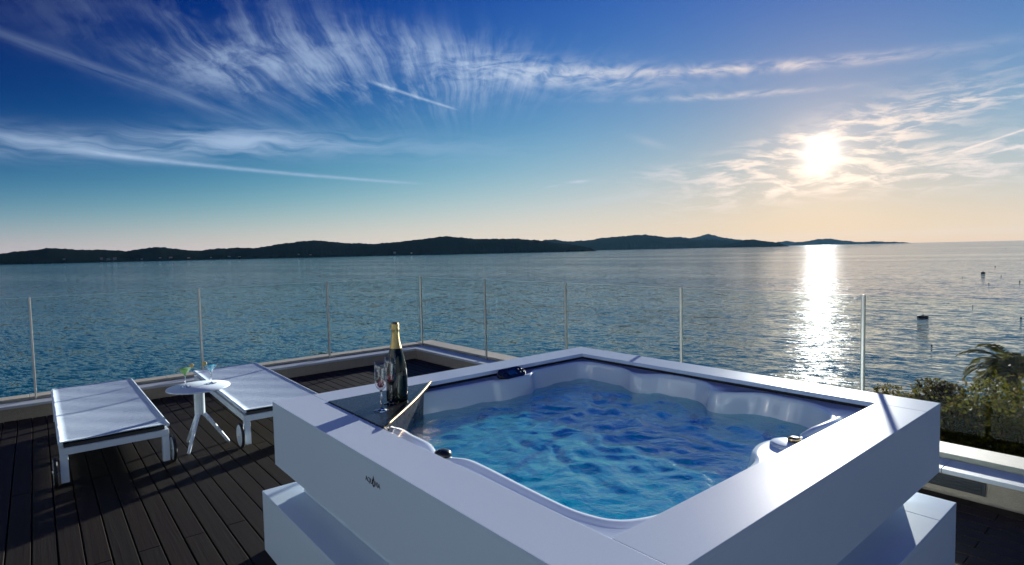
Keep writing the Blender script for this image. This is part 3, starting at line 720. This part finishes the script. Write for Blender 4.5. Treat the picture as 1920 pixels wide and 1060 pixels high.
# ================================================================== LOUNGERS
def lounger(label, loc, rz):
    """front edge at local x = 0, body runs to -x; width along y"""
    L, Wd, zt = 2.08, .648, .30
    root = tag(empty('sun_lounger', loc, rz), label, 'sun lounger', 'white sun loungers by the side table')
    fr = MB()
    y0, y1 = -Wd/2, Wd/2; t_ = .045
    fr.box(-.05, -.005, y0+.006, y1-.006, zt-.092, zt-.045, .003); fr.box(-L+.01, -L+.055, y0+.006, y1-.006, zt-.092, zt-.045, .003)
    fr.box(-L+.056, -.051, y0+.006, y0+.051, zt-.092, zt-.045, .003); fr.box(-L+.056, -.051, y1-.051, y1-.006, zt-.092, zt-.045, .003)
    fr.build('frame', M['white_paint'], root)
    for x_ in (-.05, -L+.01):
        for y_ in (y0+.006, y1-.006-t_):
            MB().box(x_, x_+t_, y_, y_+t_, .022 if x_ > -1 else 0.0, zt-.0925, .003).build('leg', M['white_paint'], root)
    for x_ in (-.05, -.75, -1.4, -L+.1): MB().box(x_-.03, x_+.03, y0+.03, y1-.03, zt-.0445, zt-.022).build('support', M['dark_grey'], root)
    # side rails of the sling with the fabric stretched between
    for s in (-1, 1):
        yy = s*(Wd/2-.012)
        MB().tube([(0, yy, zt-.010), (-.03, yy, zt-.008), (-L/2, yy, zt-.008), (-L+.03, yy, zt-.008), (-L, yy, zt-.010)], .0125, 12).build('side_rail', M['white_paint'], root)
    nx, ny = 40, 14; vs = []
    for i in range(nx):
        for j in range(ny):
            u_, v_ = i/(nx-1), j/(ny-1)*2-1
            x_ = -L*u_; y_ = v_*(Wd/2-.012)
            zz = zt + .003 - .009*(1-v_*v_)*(1-(2*abs(u_-.5))**6) + .0015*math.sin(u_*31+v_*5) 
            vs.append((x_, y_, zz))
    top = len(vs); vs += [(x_, y_, z_-.006) for x_, y_, z_ in vs]
    fs = [(i*ny+j, (i+1)*ny+j, (i+1)*ny+j+1, i*ny+j+1) for i in range(nx-1) for j in range(ny-1)]
    fs += [tuple(top+k for k in f[::-1]) for f in fs]
    ring = [i*ny for i in range(nx)] + [(nx-1)*ny+j for j in range(1, ny)] + [i*ny+ny-1 for i in range(nx-2, -1, -1)] + [j for j in range(ny-2, 0, -1)]
    for a, b in zip(ring, ring[1:]+ring[:1]): fs.append((a, b, top+b, top+a))
    add('sling_fabric', mesh('sling_fabric', vs, fs, M['sling'], True), root)
    for s in (-1, 1):
        wl = MB().lathe([(0, -.012), (.080, -.012), (.086, -.008), (.086, .008), (.080, .012), (0, .012)], 40)
        w_ = wl.build('wheel', M['white_paint'], root, (-.032, s*(Wd/2+.020), .1), (R(90), 0, 0))
        MB().lathe([(.0865, -.010), (.096, -.011), (.1, -.005), (.1, .005), (.096, .011), (.0865, .010)], 40).build('tyre', M['black_rubber'], w_)
        MB().lathe([(0, -.018), (.012, -.018), (.012, .018), (0, .018)], 14).build('hub', M['steel'], w_)
    return root
lounger('flat white sling sun lounger left of the round side table', (-1.835, -.510, 0), 0.0)
lounger('flat white sling sun lounger between the side table and the hot tub', (-1.795, .637, 0), R(-1.1))

# ================================================================== SIDE TABLE
tb = tag(empty('side_table', (-2.105, .067, 0)), 'small round white pedestal table between the two loungers', 'table')
MB().lathe([(0, .473), (.222, .473), (.228, .476), (.229, .480), (.227, .485), (0, .485)], 64).build('table_top', M['white_paint'], tb)
MB().lathe([(0, .262), (.036, .262), (.038, .265), (.038, .470), (.06, .4728), (0, .4728)], 32).build('column', M['white_paint'], tb)
for fx, fy in ((-1.961, -.053), (-2.078, .261), (-2.288, .001)):
    d = Vector((fx+2.105, fy-.067, 0)); MB().tube([d*.08 + Vector((0, 0, .275)), d*.25 + Vector((0, 0, .235)), d*.97 + Vector((0, 0, .012)), d + Vector((0, 0, .0))], [.016, .016, .012, .010], 12).build('leg', M['white_paint'], tb)

# ================================================================== GLASSES, BOTTLE
def martini(label, x, y, drink, z=.4855):
    root = tag(empty('cocktail_glass', (x, y, z)), label, 'cocktail glass')
    MB().lathe([(0, 0), (.038, 0), (.039, .0014), (.028, .0036), (.006, .008), (.0042, .014), (.0040, .080), (.0058, .0895), (0, .0895)], 28).build('stem', M['solid_glass'], root)
    MB().lathe([(.006, .090), (.056, .158), (.0565, .1592), (.0545, .158), (.004, .0915), (0, .091)], 36).build('bowl', M['crystal'], root)
    MB().lathe([(0, .0925), (.0045, .0932), (.044, .1448), (.0435, .1455), (0, .1455)], 32).build('drink', M[drink], root)
    return root
martini('martini glass with pale green cocktail on the side table', -2.172, -.012, 'lime_drink')
martini('martini glass with bright blue cocktail on the side table', -2.155, .171, 'blue_drink')
def citrus(label, x, y, z, a):
    mb = MB().lathe([(0, -.002), (.016, -.002), (.018, 0), (.016, .002), (0, .002)], 24)
    o = mb.build('fruit_slice', M['citrus'], None, (x, y, z), (R(70), R(15), a)); tag(o, label, 'fruit slice')
citrus('small orange fruit slice on the rim of the green cocktail', -2.140, .030, .652, R(50))
citrus('small orange fruit slice on the rim of the blue cocktail', -2.165, .128, .652, R(70))
def flute(label, x, y, z):
    root = tag(empty('champagne_flute', (x, y, z)), label, 'champagne flute', 'flutes on the corner tray')
    MB().lathe([(0, 0), (.036, 0), (.037, .0014), (.028, .0034), (.007, .009), (.0046, .018), (.0044, .085), (.0066, .0945), (0, .0945)], 28).build('stem', M['solid_glass'], root)
    MB().lathe([(.007, .095), (.020, .108), (.0265, .124), (.0280, .150), (.0280, .20), (.0275, .2325), (.0268, .2325), (.0273, .20), (.0273, .150), (.0258, .125), (.0192, .109), (.006, .098), (0, .097)], 36).build('bowl', M['crystal'], root)
    return root
zt_ = T + .0042
flute('champagne flute in front, nearest the brass lip of the tray', .556, .324, zt_)
flute('champagne flute standing against the dark champagne bottle', .476, .417, zt_)
for lb, x, y in (('red berry in the bottom of the front flute', .556, .324), ('red berry in the flute beside the bottle', .476, .417)):
    mb = MB()
    for k in range(26):
        ph = math.acos(1-2*(k+.5)/26); a_ = k*2.39996
        mb.ball((.0135*math.sin(ph)*math.cos(a_), .0135*math.sin(ph)*math.sin(a_), .0155*math.cos(ph)), .0055, .0055, .0055, 8, 6)
    mb.ball((0, 0, 0), .0135, .0135, .0155, 12, 8)
    tag(mb.build('berry', M['red_fruit'], None, (x, y, zt_+.128)), lb, 'berry')
bt = tag(empty('champagne_bottle', (.442, .468, zt_)), 'dark green champagne bottle with gold foil neck on the corner tray', 'bottle')
MB().lathe([(0, .006), (.03, .004), (.048, 0), (.0525, .005), (.053, .02), (.053, .125), (.0520, .150), (.0495, .175), (.0455, .200), (.040, .225), (.0335, .248), (.0275, .268), (.0225, .29), (.0190, .315), (.0172, .34), (.0165, .36), (0, .362)], 48).build('body', M['bottle_glass'], bt)
MB().lathe([(.0295, .2645), (.0232, .29), (.0197, .315), (.0179, .34), (.0174, .352), (.0196, .354), (.0200, .360), (.0186, .364), (.0196, .372), (.0194, .384), (.0163, .391), (.008, .394), (0, .3945)], 40).build('foil', M['gold_foil'], bt)

# ================================================================== PLANTS beyond the right parapet
def leaf_mesh(name, pts, nrm, size, mat, aspect=.5):
    n = len(pts); a = rng.normal(size=(n, 3)); nn = nrm*.6 + rng.normal(size=(n, 3))*.6; nn /= np.linalg.norm(nn, axis=1)[:, None]
    u = np.cross(nn, a); u /= np.linalg.norm(u, axis=1)[:, None]; v = np.cross(nn, u)
    sz = size*rng.uniform(.6, 1.35, n)[:, None]
    q = np.stack([pts - u*sz, pts + v*sz*aspect + nn*sz*.12, pts + u*sz, pts - v*sz*aspect + nn*sz*.12], 1).reshape(-1, 3)
    me = bpy.data.meshes.new(name); me.vertices.add(4*n); me.vertices.foreach_set('co', q.ravel())
    me.loops.add(4*n); me.loops.foreach_set('vertex_index', np.arange(4*n)); me.polygons.add(n)
    me.polygons.foreach_set('loop_start', np.arange(0, 4*n, 4)); me.update(calc_edges=True); me.materials.append(mat); return me
def shrub(name, label, cat, c, ext, n, size, mat, seed, clumps=26, group=None):
    global rng
    rng = np.random.default_rng(seed); c = np.array(c, float); ext = np.array(ext, float)
    cen = rng.normal(size=(clumps, 3)); cen /= np.linalg.norm(cen, axis=1)[:, None]; cen *= rng.uniform(.45, .95, (clumps, 1)); cen[:, 2] = np.abs(cen[:, 2])*1.0 - .25
    rad = rng.uniform(.22, .42, clumps); k = rng.integers(0, clumps, n)
    d = rng.normal(size=(n, 3)); d /= np.linalg.norm(d, axis=1)[:, None]
    rr = rng.uniform(.35, 1, (n, 1))**.5
    pts = (cen[k] + d*rad[k][:, None]*rr*np.where(rng.uniform(size=(n, 1)) < .06, 1.35, 1.0))*ext
    root = tag(empty(name, tuple(c - np.array([0, 0, ext[2]]))), label, cat, group)
    add('foliage', leaf_mesh('foliage', pts + np.array([0, 0, ext[2]]), d, size, mat), root)
    mb = MB()
    for i in range(6):
        e = cen[i]*ext*.7 + np.array([0, 0, ext[2]]); b = np.array([rng.uniform(-.1, .1), rng.uniform(-.1, .1), -1.6])
        mb.tube([b, (b+e)/2 + rng.normal(size=3)*.06, e], [.035, .022, .008], 6)
    mb.build('stem', M['trunk'], root)
    return root
shrub('shrub', 'low reddish shrub left of the hedge, beside the tub corner', 'shrub', (.40, 7.75, -.72), (.62, .5, .40), 5200, .026, M['leaf_red'], 11)
shrub('shrub', 'taller reddish shrub at the left end of the hedge', 'shrub', (.93, 7.6, -.55), (.42, .45, .42), 5200, .026, M['leaf_red'], 12)
shrub('hedge', 'broad green hedge on the slope below the right parapet', 'hedge', (2.3, 7.0, -.75), (1.75, .95, .98), 46000, .026, M['leaf_hedge'], 13, 90)
shrub('hedge', 'dark low hedge in the shade right below the stone coping', 'hedge', (2.6, 5.0, -.95), (2.0, .8, .72), 26000, .028, M['leaf_dark'], 14, 70)
# palm
def palm(label, base, h, nf, length):
    root = tag(empty('palm_tree', base), label, 'palm tree'); rg = np.random.default_rng(21)
    prof = []
    for k in range(15): prof.append((.17+.03*(k % 2) - .003*k, h*k/14))
    MB().lathe([(0, 0)] + prof + [(0, h+.02)], 16).build('trunk', M['trunk'], root)
    for f in range(nf):
        a_ = f*2.39996 + rg.uniform(-.2, .2); up = 1.25 - 1.5*((f+.5)/nf)
        L = length*rg.uniform(.8, 1.1); pts = []; pos = np.array([0, 0, h]); el = up
        for s in range(15):
            pts.append(pos.copy()); pos = pos + L/14*np.array([math.cos(a_)*math.cos(el), math.sin(a_)*math.cos(el), math.sin(el)]); el -= .085 + .012*s*.8
        vs, fs = [], []
        side = np.array([-math.sin(a_), math.cos(a_), 0])
        for s in range(1, 15):
            for sub in (0, .33, .66):
                p_ = pts[s-1] + (pts[s]-pts[s-1])*sub; dr = pts[s]-pts[s-1]; dr = dr/np.linalg.norm(dr)
                ll = .34*length*math.sin(math.pi*min(1, (s+sub+.8)/16.5))**.7 * .75
                for sg in (-1, 1):
                    e = p_ + (side*sg*.75 + dr*.6 + np.array([0, 0, -.25 + rg.uniform(-.15, .15)]))*ll
                    w_ = dr*.013*length; i0 = len(vs); vs += [p_-w_, p_+w_, (p_+e)/2+w_*.9+np.array([0, 0, .02]), e]; fs += [(i0, i0+1, i0+2), (i0, i0+2, i0+3)]
        for s in range(14):
            i0 = len(vs); w_ = side*.014*length*(1-s/15); vs += [pts[s]-w_, pts[s]+w_, pts[s+1]+w_*.9, pts[s+1]-w_*.9]; fs.append((i0, i0+1, i0+2, i0+3))
        add('frond', mesh('frond', vs, fs, M['leaf_palm']), root)
palm('dark palm tree rising behind the hedge at the right edge', (-1.0, 24.6, -5.9), 2.95, 30, 1.75)

# ================================================================== FLOATS on the water
def float_drum(name, label, x, y, r, hgt, group=None, cat='buoy'):
    root = tag(empty(name, (x, y, SEA_Z)), label, cat, group)
    MB().lathe([(0, -.3), (r*.92, -.3), (r, hgt*.1), (r, hgt*.62), (r*.94, hgt*.7), (r*.45, hgt*.86), (r*.14, hgt*.95), (0, hgt)], 24).build('drum', M['buoy_dark'], root)
    MB().tube([(0, 0, hgt*.9), (0, 0, hgt*1.25), (r*.1, 0, hgt*1.35), (r*.2, 0, hgt*1.25)], r*.06, 6).build('mooring_ring', M['buoy_dark'], root)
float_drum('mooring_buoy', 'largest dark drum buoy afloat, in front of the sunlit water on the right', -31.99, 134.4, .95, .55, 'buoys moored off the shore')
float_drum('mooring_buoy', 'second largest dark domed buoy, farther out near the right edge', -60.9, 335.4, .8, .8, 'buoys moored off the shore')
def small_buoy(label, x, y, r):
    root = tag(empty('small_buoy', (x, y, SEA_Z)), label, 'buoy', 'buoys moored off the shore')
    MB().lathe([(0, -.4*r), (r*.7, -.3*r), (r, .3*r), (r*.85, .95*r), (r*.4, 1.45*r), (r*.16, 1.7*r), (r*.12, 2.2*r), (0, 2.25*r)], 16).build('float', M['buoy_dark'], root)
for lb, x, y, r in (('small dark buoy low at right, nearest to the shrubs', -21.46, 98.1, .17), ('round dark buoy at the right edge level with the drum buoy', -18.7, 144.3, .24),
                    ('tiny buoy just below the top edge of the glass at right', -30.4, 165.7, .14), ('tiny buoy left of the domed buoy', -60.5, 297.8, .2),
                    ('tiny buoy right below the domed buoy', -44.2, 256.2, .22), ('tiny dark buoy right of the domed buoy', -50.5, 312.4, .26),
                    ('tiny buoy near the right edge above the glass', -38.7, 274.1, .28), ('tiny buoy above and right of the domed buoy', -73.0, 427.8, .33),
                    ('farthest tiny buoy close under the horizon at right', -217, 1319, .9)):
    small_buoy(lb, x, y, r*.72)
# houses along the far shore
for a_, up in ((3.1097, .0032), (3.068, .0036), (3.060, .0022), (3.0524, .0032), (3.02, .0012), (2.997, .0022), (2.9834, .0026), (2.96, .0012), (2.93, .001), (2.905, .0022), (2.89, .0008), (2.8025, .0034), (2.785, .0018), (2.76, .001), (2.6481, .0036), (2.62, .0016)):
    D = 4600 - 560 + up*7000
    x, y = CAM.x + D*math.cos(a_), CAM.y + D*math.sin(a_); z = SEA_Z + 4 + up*4600*.9
    root = tag(empty('house', (x, y, z), a_+random.uniform(-.6, .6)), 'tiny pale house among trees on the far left shore', 'house', 'houses on the far shore')
    w, d, hh = random.uniform(9, 16), random.uniform(8, 11), random.uniform(5, 7)
    MB().box(-d/2, d/2, -w/2, w/2, -8, hh).build('wall', M['house_wall'], root)
    mb = MB().prism([(-d/2-.5, 0), (d/2+.5, 0), (0, 2.6)], -w/2-.5, w/2+.5); mb.xform(Matrix.Rotation(R(90), 4, 'X')); mb.build('roof', M['house_roof'], root, (0, 0, hh+.02))

# ================================================================== HAZE over the sea
hz = MB().box(CAM.x-27000, CAM.x+27000, CAM.y-27000, CAM.y+27000, SEA_Z-9.5, 420)
m = bpy.data.materials.new('haze'); m.use_nodes = True; t = m.node_tree; t.nodes.clear()
o = t.nodes.new('ShaderNodeOutputMaterial'); v = t.nodes.new('ShaderNodeVolumePrincipled')
v.inputs['Color'].default_value = (.25, .62, 1.0, 1); v.inputs['Density'].default_value = 4.5e-6; v.inputs['Anisotropy'].default_value = .25
t.links.new(v.outputs[0], o.inputs['Volume'])
tag(hz.build('haze', m), 'thin even sea haze', None, None, 'stuff')
